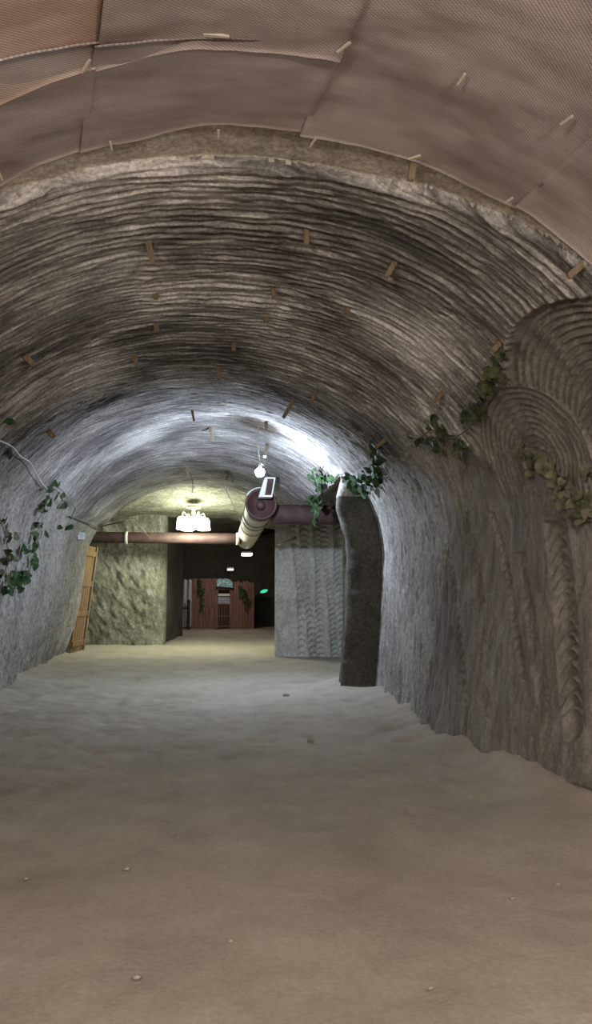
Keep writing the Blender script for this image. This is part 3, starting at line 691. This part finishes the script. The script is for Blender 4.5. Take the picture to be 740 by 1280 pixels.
# white spout on top
up2 = np.cross(np.cross(ax, (0, 0, 1.0)), ax); up2 = np.array([0, 0, 1.0]); sx = np.array([1.0, 0, 0])
c = d0 + ax*.15
spout = empty('vent_spout', c+up2*R0, 'white boxy vent spout with a brown grille on top of the duct', 'vent')
a0 = atY(333, 622, 15.35); a1 = atY(337, 597, 15.0)
mb = MB()
v = []
for cc, hw, hd, yy in ((a0, .27, .16, 0), (a0+(a1-a0)*.30, .20, .14, 0), (a0+(a1-a0)*1.0, .10, .12, 0)):
    pass
axs = a1-a0
fr = [a0 + np.array([-.17, -.06, .0]), a0 + np.array([.12, -.06, .0]), a1 + np.array([.10, -.02, 0]), a1 + np.array([-.10, -.02, 0])]
bk = [q_ + np.array([0, .30, .0]) for q_ in fr]
mb.add(fr+bk, [(4, 5, 6, 7), (0, 4, 7, 3), (1, 2, 6, 5), (3, 7, 6, 2), (0, 1, 5, 4), (0, 3, 2, 1)])
under(mb.build('hood', M['white_metal'], None, False, .015), spout)
g0, g1 = a0 + np.array([0.01, -.075, .03]), a1 + np.array([.005, -.05, -.03])
mb = MB(); mb.frustum_box((g0+g1)/2 + np.array([0.015, .004, 0]), (.066, 0, 0), (0, .012, 0), (g1-g0)/2, (.95, 1)); gr = under(mb.build('grille', M['red_paint'], None, False, .004), spout)
mb = MB()
for sgn in (-1, 1): mb.frustum_box((g0+g1)/2 + np.array([.015+sgn*.08, 0, 0]), (.014, 0, 0), (0, .022, 0), (g1-g0)/2*1.08)
mb.frustum_box(g1+np.array([.015, 0, .012]), (.094, 0, 0), (0, .022, 0), (0, 0, .014)); mb.frustum_box(g0+np.array([.015, 0, -.012]), (.094, 0, 0), (0, .022, 0), (0, 0, .014))
under(mb.build('grille_frame', M['white_metal'], None, False, .004), spout)
mb = MB(); path = [d0+ax*.12+np.array([math.sin(a_)*(R0+.025), 0, math.cos(a_)*(R0+.025)]) for a_ in np.linspace(-1.0, 1.0, 14)]
mb.tube(path, .04, 8); under(mb.build('saddle', M['white_metal'], None, True), spout)
# side pipes
def pipe(a, b, r, name, label, collars, mat='red_paint'):
    a, b = np.asarray(a), np.asarray(b); x_ = b-a; ln = np.linalg.norm(x_); x_ /= ln
    root = empty(name, a, label, 'pipe', 'red side pipes of the ventilation duct')
    mb = MB(); mb.lathe(a, [(0, 0)] + [(r, h) for h in np.linspace(0, ln, 20)] + [(0, ln)], x_, 24); under(mb.build('pipe_body', M[mat], None, True), root)
    for h in collars:
        mb = MB(); mb.lathe(a, [(r-.01, h-.05), (r+.022, h-.045), (r+.022, h+.045), (r-.01, h+.05)], x_, 24); under(mb.build('collar', M['duct'], None, True), root)
    return root
pr = atY(347, 643, 16.0)
pipe((d0[0]+.26, 16.0, pr[2]), (8.0, 16.1, pr[2]+.05), .21, 'branch_pipe', 'thick dull red pipe leaving the duct to the right into the side gallery', (2.6,))
pl = atY(300, 673.5, 22.4)
pipe((d0+ax*(22.4-d0[1])/ax[1])+np.array([-.22, 0, pl[2]-(d0+ax*(22.4-d0[1])/ax[1])[2]]), (-7.5, 22.5, pl[2]+.02), .165, 'branch_pipe', 'red pipe running left from the duct below the chandelier', (.12, 3.4))
# suspension wire of the duct
wa = atY(292, 632, 19.0); wb = atY(303, 655, 19.0)
k = (4.5-wa[2])/(wb[2]-wa[2]); wtop = wa + (wb-wa)*k
mb = MB(); mb.tube([wtop, wb+np.array([.02, 0, -.06])], .009, 6); tag(mb.build('hanger_wire', M['wire'], None, True), 'pale slanting hanger wire left of the duct', 'wire')

# ------------------------------------------------------------------ chandelier
CH = atY(242, 635, 21.4); cy = 21.4
chz = float(np.interp(cy, [19.4, 19.9, 21.6, 24.2], [4.62, 4.58, 4.12, 3.95]))
ch = empty('chandelier', CH, 'lit chandelier with fluted glass shades hanging under the junction roof', 'lamp')
mb = MB(); mb.lathe(CH, [(0, .06), (.20, .05), (.22, .02), (.20, -.01), (.07, -.03), (.045, -.06), (.0, -.07)], n=28); mb.tube([CH+np.array([0, 0, .4]), CH], .012, 6); under(mb.build('canopy', M['brass'], None, True), ch)
mb = MB(); mb.lathe(CH, [(.03, -.05), (.045, -.10), (.07, -.14), (.05, -.18), (.035, -.22), (.06, -.26), (.05, -.30), (0, -.33)], n=20); under(mb.build('column', M['brass'], None, True), ch)
SHADES = []
for k in range(4):
    a = 2*PI*k/4 + .5; dr_ = np.array([math.cos(a), math.sin(a), 0])
    pth = smooth_path([CH+np.array([0, 0, -.24])+dr_*.04, CH+dr_*.16+np.array([0, 0, -.27]), CH+dr_*.26+np.array([0, 0, -.17]), CH+dr_*.33+np.array([0, 0, -.14]), CH+dr_*.36+np.array([0, 0, -.22]), CH+dr_*.34+np.array([0, 0, -.29])])
    mb = MB(); mb.tube(pth, .017, 8); arm = under(mb.build('arm', M['brass'], None, True), ch)
    sc_ = CH+dr_*.34+np.array([0, 0, -.29]); mb = MB()
    n = 28; v = []; f = []
    pf = [(.03, .03), (.11, .01), (.15, -.06), (.155, -.18), (.17, -.30), (.165, -.335)]
    for r, h in pf:
        for j in range(n):
            aa = 2*PI*j/n; rr = r*(1+.07*math.cos(aa*9)); v.append(sc_+np.array([rr*math.cos(aa), rr*math.sin(aa), h]))
    for i in range(len(pf)-1):
        for j in range(n): f.append((i*n+j, i*n+(j+1) % n, (i+1)*n+(j+1) % n, (i+1)*n+j))
    mb.add(v, f); under(mb.build('glass_shade', M['shade_glow'], None, True), ch); SHADES.append(sc_+np.array([0, 0, -.22]))

# dark ribbons hanging from the green-lit roof
rb = empty('hanging_strip', atY(283, 580, 16.4), 'dark torn strip hanging from the green-lit roof left of the bulb', 'strip')
mb = MB(); A_ = [atY(284, 578, 16.5), atY(283, 586, 16.4), atY(285, 592, 16.3), atY(283, 600, 16.3)]; mb.tube(smooth_path(A_), [.02]*8+[.045]*8+[.02]*8+[.01], 6); under(mb.build('strip_body', M['dark_wood'], None, True), rb)
mb = MB(); mb.tube(smooth_path([atY(284, 592, 16.35), atY(289, 594, 16.3), atY(291, 603, 16.3)]), .012, 6); under(mb.build('loose_end', M['dark_wire'], None, True), rb)
mb = MB(); mb.tube(smooth_path([atY(236, 588, 16.6), atY(241, 603, 17), atY(240, 616, 17)]), .008, 6); tag(mb.build('dangling_wire', M['dark_wire'], None, True), 'thin dark wire dangling from the knotty peg over the chandelier', 'wire')

# ------------------------------------------------------------------ plank door on the left
db = np.array([-3.36, 20.3, 0.0]); de = np.array([-3.24, 21.5, 0.0]); lean = np.array([.30, 0, 2.85])
du = de-db; W = np.linalg.norm(du); du /= W; lz = lean; nrm = np.cross(du, lz); nrm /= np.linalg.norm(nrm)
door = empty('plank_door', db, 'orange-brown plank door leaning in the left side opening', 'door')
nb = 5
for k in range(nb):
    mb = MB(); w = W/nb; c = db + du*(w*(k+.5)) + lz*.5; mb.frustum_box(c, du*(w*.5-.012), nrm*.018, lz*.5)
    under(mb.build('plank', M['door_wood'], None, False, .005), door)
for h in (.08, .36, .64, .93):
    mb = MB(); c = db + du*W/2 + lz*h + nrm*.035; mb.frustum_box(c, du*W*.49, nrm*.018, lz*.026); under(mb.build('batten', M['door_wood'], None, False, .005), door)
mb = MB(); mb.frustum_box(de + du*.06 + lz*.5, du*.05, nrm*.06, lz*.51); under(mb.build('door_post', M['peg_wood'], None, False, .006), door)

# pale rod out of the pillar top
ra, rb_ = atY(348, 681, 18.0), atY(370, 672, 18.65)
mb = MB(); mb.tube([ra, rb_], [.022, .03], 8); tag(mb.build('roof_rod', M['pale_wood'], None, True), 'pale rod sticking out of the pale pillar below the thick red pipe', 'rod')

# rubble at the foot of the back wall
def stone_mesh(mb, c, r, seed, sq=.65):
    n, k = 9, 14
    rs = np.random.default_rng(seed); ph = rs.uniform(0, 6, 6)
    v = [np.array(c)+np.array([0, 0, r*sq])]; f = []
    for i in range(1, n):
        th = PI*i/n
        for j in range(k):
            a = 2*PI*j/k
            rr = r*(1+.22*math.sin(2*a+ph[0])*math.sin(th+ph[1])+.14*math.sin(3*a+ph[2]+2*th)+.10*math.sin(5*a+ph[3]))
            v.append(np.array(c)+np.array([rr*math.sin(th)*math.cos(a), rr*math.sin(th)*math.sin(a)*.8, r*sq*math.cos(th)*(1+.15*math.sin(a*2+ph[4]))]))
    v.append(np.array(c)-np.array([0, 0, r*sq]))
    for j in range(k): f.append((0, 1+j, 1+(j+1) % k))
    for i in range(n-2):
        for j in range(k):
            a = 1+i*k; f.append((a+j, a+k+j, a+k+(j+1) % k, a+(j+1) % k))
    e = len(v)-1; a = 1+(n-2)*k
    for j in range(k): f.append((e, a+(j+1) % k, a+j))
    mb.add(v, f)
def stone(px, py, r, label, group, sd, sq=.65, z=0):
    p = atZ(px, py, z); mb = MB(); stone_mesh(mb, (0, 0, 0), r, sd, sq); o = mb.build('stone', M['stone'], None, True); o.location = (p[0], p[1], z + r*sq*.55)
    return tag(o, label, 'stone', group)
RB = [(130, 805, .20, 'leftmost stone of the rubble at the foot of the left back wall', .7), (148, 805, .24, 'broad flat stone in the rubble at the foot of the left back wall', .45), (167, 805, .22, 'rightmost stone of the rubble at the foot of the left back wall', .6)]
for i, (a, b, r, lb, sq) in enumerate(RB): stone(a, b, r, lb, 'rubble by the left back wall', 300+i, sq)
for i, (a, b, r, lb) in enumerate([(158, 1087, .021, 'lone pale pebble on the bare floor left of centre'), (33, 1099, .014, 'tiny pebble near the left edge of the floor'), (171, 1223, .018, 'dark pebble near the bottom of the photo, left of centre'), (288, 1177, .013, 'tiny pebble below the middle of the floor'), (697, 1106, .016, 'dark chip on the floor near the right edge'), (640, 1124, .018, 'flat pebble on the right half of the near floor'), (538, 1236, .012, 'pale speck of stone near the bottom of the photo, right of centre'), (222, 1048, .010, 'faint pebble left of the floor middle, beyond the lone pale pebble'), (358, 870, .05, 'dark clod on the lit floor in the middle of the tunnel'), (395, 841, .07, 'small clod on the floor before the pale pillar'), (388, 927, .035, 'clod on the trodden floor right of the middle')]):
    stone(a, b, r, lb, 'loose stones on the floor', 400+i, .55)

# ------------------------------------------------------------------ passage lamp panels
def panel(px, py, d, w, dep, mat, label):
    p = atY(px, py, d); top = 3.98-.04*(d-24)
    root = empty('ceiling_lamp', p, label, 'lamp')
    mb = MB(); mb.frustum_box(p+np.array([0, 0, .03]), (w*.55, 0, 0), (0, dep*.55, 0), (0, 0, .03), (.85, .85)); under(mb.build('housing', M['white_metal'], None, False, .01), root)
    mb = MB(); mb.frustum_box(p+np.array([0, 0, -.035]), (w*.5, 0, 0), (0, dep*.5, 0), (0, 0, .035), (1, 1)); under(mb.build('diffuser', M[mat], None, False, .012), root)
    mb = MB()
    for sg in (-1, 1): mb.tube([p+np.array([sg*w*.35, 0, .05]), p+np.array([sg*w*.35, 0, max(.1, top-p[2]+.08)])], .008, 6)
    under(mb.build('hanger', M['dark_wire'], None), root)
    return p
lp1 = panel(308.5, 692, 26.6, .36, .5, 'panel_glow', 'bright oblong lamp under the roof just below the duct end')
lp2 = panel(288, 711, 28.6, .24, .3, 'panel_dim', 'faint small lamp deep in the dark passage roof')

# ------------------------------------------------------------------ far wooden hut front
FD = 33.0
def fx_(px): return atY(px, 760, FD)[0]
def fz_(py): return atY(280, py, FD)[2]
hut = empty('timber_hut_front', (fx_(280), FD, 0), 'brown plank hut front with a barred doorway at the far end', 'hut')
def planks(x0, x1, zt, n, seed):
    mb = MB(); rs = np.random.default_rng(seed); w = (x1-x0)/n
    for k in range(n):
        cxx = x0+w*(k+.5); zz = zt + rs.uniform(-.05, .05)
        r = w*.52
        # half-round slab
        v = []; f = []
        for z in (0, zz):
            for a_ in np.linspace(0, PI, 8): v.append((cxx - r*math.cos(a_), FD - .55*r*math.sin(a_), z))
            v.append((cxx + r, FD+.06, z)); v.append((cxx - r, FD+.06, z))
        m_ = 10
        for j in range(m_): f.append((j, (j+1) % m_, m_+(j+1) % m_, m_+j))
        f.append(tuple(range(m_-1, -1, -1))); f.append(tuple(range(m_, 2*m_))); mb.add(v, f)
    return mb
xl0, xl1, xr0, xr1 = fx_(239), fx_(271), fx_(288.5), fx_(318)
under(planks(xl0, xl1, fz_(723), 9, 1).build('plank_wall', M['facade_wood'], None, False), hut)
under(planks(xr0, xr1, fz_(727), 8, 2).build('plank_wall', M['facade_wood'], None, False), hut)
mb = MB(); dzt = fz_(737)
mb.box(xl1-.05, xl1+.05, FD-.1, FD+.05, 0, dzt+.08); mb.box(xr0-.05, xr0+.05, FD-.1, FD+.05, 0, dzt+.08); mb.box(xl1-.1, xr0+.1, FD-.1, FD+.05, dzt, dzt+.12)
under(mb.build('door_frame', M['facade_wood'], None, False, .008), hut)
mb = MB(); mb.box(xl1+.05, xr0-.05, FD-.06, FD-.02, fz_(745), fz_(742)); under(mb.build('pale_rail', M['white_metal'], None, False, .005), hut)
mb = MB(); mb.box(xl1+.05, xr0-.05, FD+.02, FD+.05, fz_(755), fz_(745)); under(mb.build('transom_board', M['cloth'], None), hut)
gate = MB(); gx = np.linspace(xl1+.06, xr0-.06, 8)
for x_ in gx: gate.tube([(x_, FD-.02, 0.05), (x_, FD-.02, fz_(755))], .014, 6)
for z_ in (.12, fz_(770), fz_(755)): gate.box(xl1+.05, xr0-.05, FD-.035, FD-.005, z_-.02, z_+.02)
under(gate.build('barred_gate', M['facade_wood'], None), hut)
mb = MB(); mb.box(xl1, xr0, FD+.3, FD+.34, 0, dzt); under(mb.build('interior_shade_board', M['black'], None), hut)  # black board painted as the shade inside the hut
sg = atY(281, 729, FD-.25); root = empty('hut_sign', sg, 'teal painted board over the doorway of the far hut', 'sign')
mb = MB(); v = []
out = [(-.36, -.14), (.36, -.2), (.34, .06), (.2, .16), (.05, .22), (-.1, .17), (-.25, .22), (-.36, .1)]
v = [sg+np.array([a, -.02, b]) for a, b in out] + [sg+np.array([a, .2, b]) for a, b in out]
mb.add(v, [tuple(range(8)), tuple(range(15, 7, -1))]+[(i, i+8, (i+1) % 8+8, (i+1) % 8) for i in range(8)]); under(mb.build('sign_board', M['teal'], None, False, .01), root)
mb = MB()
for a, b in ((-.2, .02), (-.05, .08), (.1, .02), (.22, -.06), (-.28, -.06)): mb.frustum_box(sg+np.array([a, -.035, b]), (.045, 0, .015), (0, .012, 0), (-.012, 0, .035))
under(mb.build('sign_marks', M['sign_white'], None, False, .006), root)
def free_ivy(pxs, d, label, n, size):
    path = smooth_path([atY(a, b, d) for a, b in pxs]); root = empty('ivy_garland', path[0], label, 'ivy', 'ivy garlands on the hut front')
    mb = MB(); mb.tube(path, .012, 6); under(mb.build('stem', M['stem'], None, True), root); lb = MB()
    for k in range(n):
        p = random.choice(path)+np.array([random.uniform(-.1, .1), random.uniform(-.06, .03), random.uniform(-.08, .08)])
        leaf(lb, p, size*random.uniform(.7, 1.2), (random.uniform(-.6, .6), -1, random.uniform(-.4, .7)), random.uniform(0, 6.3))
    under(lb.build('foliage', M['leaf'], None, True), root)
free_ivy([(251, 726), (252, 740), (253, 752), (253, 764)], FD-.17, 'dark ivy trailing down the left planks of the far hut', 46, .10)
free_ivy([(300, 730), (301, 745), (304, 738), (308, 750), (309, 760)], FD-.17, 'dark ivy trailing down the right planks of the far hut', 46, .10)
cb = empty('hanging_cloth', atY(232, 742, 32.4), 'pale blue-grey cloth hanging left of the far hut', 'cloth')
Uc, Vc = np.meshgrid(np.linspace(0, 1, 24), np.linspace(0, 1, 24), indexing='ij')
L0, L1 = atY(226, 724, 32.4), atY(239, 782, 32.4)
xx = L0[0]+(L1[0]-L0[0])*Uc; zz = L0[2]+(0.1-L0[2])*Vc
o = grid_obj('cloth_panel', np.stack([xx, 32.4+.05*np.sin(Uc*14+Vc), zz], -1), M['cloth']); under(o, cb); so = o.modifiers.new('solid', 'SOLIDIFY'); so.thickness = .01
mb = MB(); mb.tube([atY(224, 724, 32.4), atY(241, 724, 32.4)], .02, 8); under(mb.build('cloth_rod', M['dark_wood'], None), cb)
mb = MB(); q0 = atY(236, 760, 32.2); mb.tube([(q0[0], 32.2, 0), (q0[0], 32.2, q0[2]+.35)], .06, 8); mb.tube([(q0[0]-.4, 32.2, q0[2]), (q0[0]+.05, 32.2, q0[2])], .03, 8); tag(mb.build('dark_post', M['dark_wood'], None), 'black post with a crossbar in front of the pale cloth', 'post')
gp = atY(330, 739, 34.45); root = empty('signal_lamp', gp, 'small green lamp glowing on the dark far wall', 'lamp')
mb = MB(); mb.lathe(gp, [(0, .24), (.14, .23), (.15, .02), (.12, 0)], (0, 1, 0), 20, False); under(mb.build('housing', M['black'], None, True), root)
mb = MB(); v = []; f = []
for i in range(6):
    for j in range(18):
        a = 2*PI*j/18; r = math.cos(i/6*PI/2); v.append(gp+np.array([.17*r*math.cos(a)+.03*r*math.sin(a), -.08*math.sin(i/6*PI/2), .085*r*math.sin(a)+.03*r*math.cos(a)]))
for i in range(5):
    for j in range(18): f.append((i*18+j, i*18+(j+1) % 18, (i+1)*18+(j+1) % 18, (i+1)*18+j))
f.append(tuple(5*18+j for j in range(18))); mb.add(v, f); under(mb.build('green_lens', M['green_glow'], None, True), root)

# ------------------------------------------------------------------ lights the place has
def point(name, loc, power, col, r=.06):
    l = bpy.data.lights.new(name, 'POINT'); l.energy = power; l.color = col; l.shadow_soft_size = r
    o = bpy.data.objects.new(name, l); C.objects.link(o); o.location = tuple(map(float, loc)); return o
point('bulb_light', BULB+np.array([0, -.0, -.13]), 410, (.66, .79, 1.0), .05)
for i, p in enumerate(SHADES): point('shade_light', p+np.array([0, 0, -.14]), 40, (.92, 1.0, .76), .06)
point('passage_light', lp1+np.array([0, 0, -.15]), 8, (1, .97, .88), .1)
point('hut_light', (.9, 30.6, 3.0), 85, (1, .86, .80), .15)
# lamps of the part of the tunnel behind the viewer
point('near_lamp', (1.9, -.6, 2.9), 300, (1.0, .93, .855), .12)
point('near_lamp', (-1.6, -1.0, 2.9), 345, (1.0, .93, .855), .12)

w = bpy.data.worlds.new('world'); sc.world = w; w.use_nodes = True
w.node_tree.nodes['Background'].inputs[0].default_value = (.02, .02, .02, 1); w.node_tree.nodes['Background'].inputs[1].default_value = .1
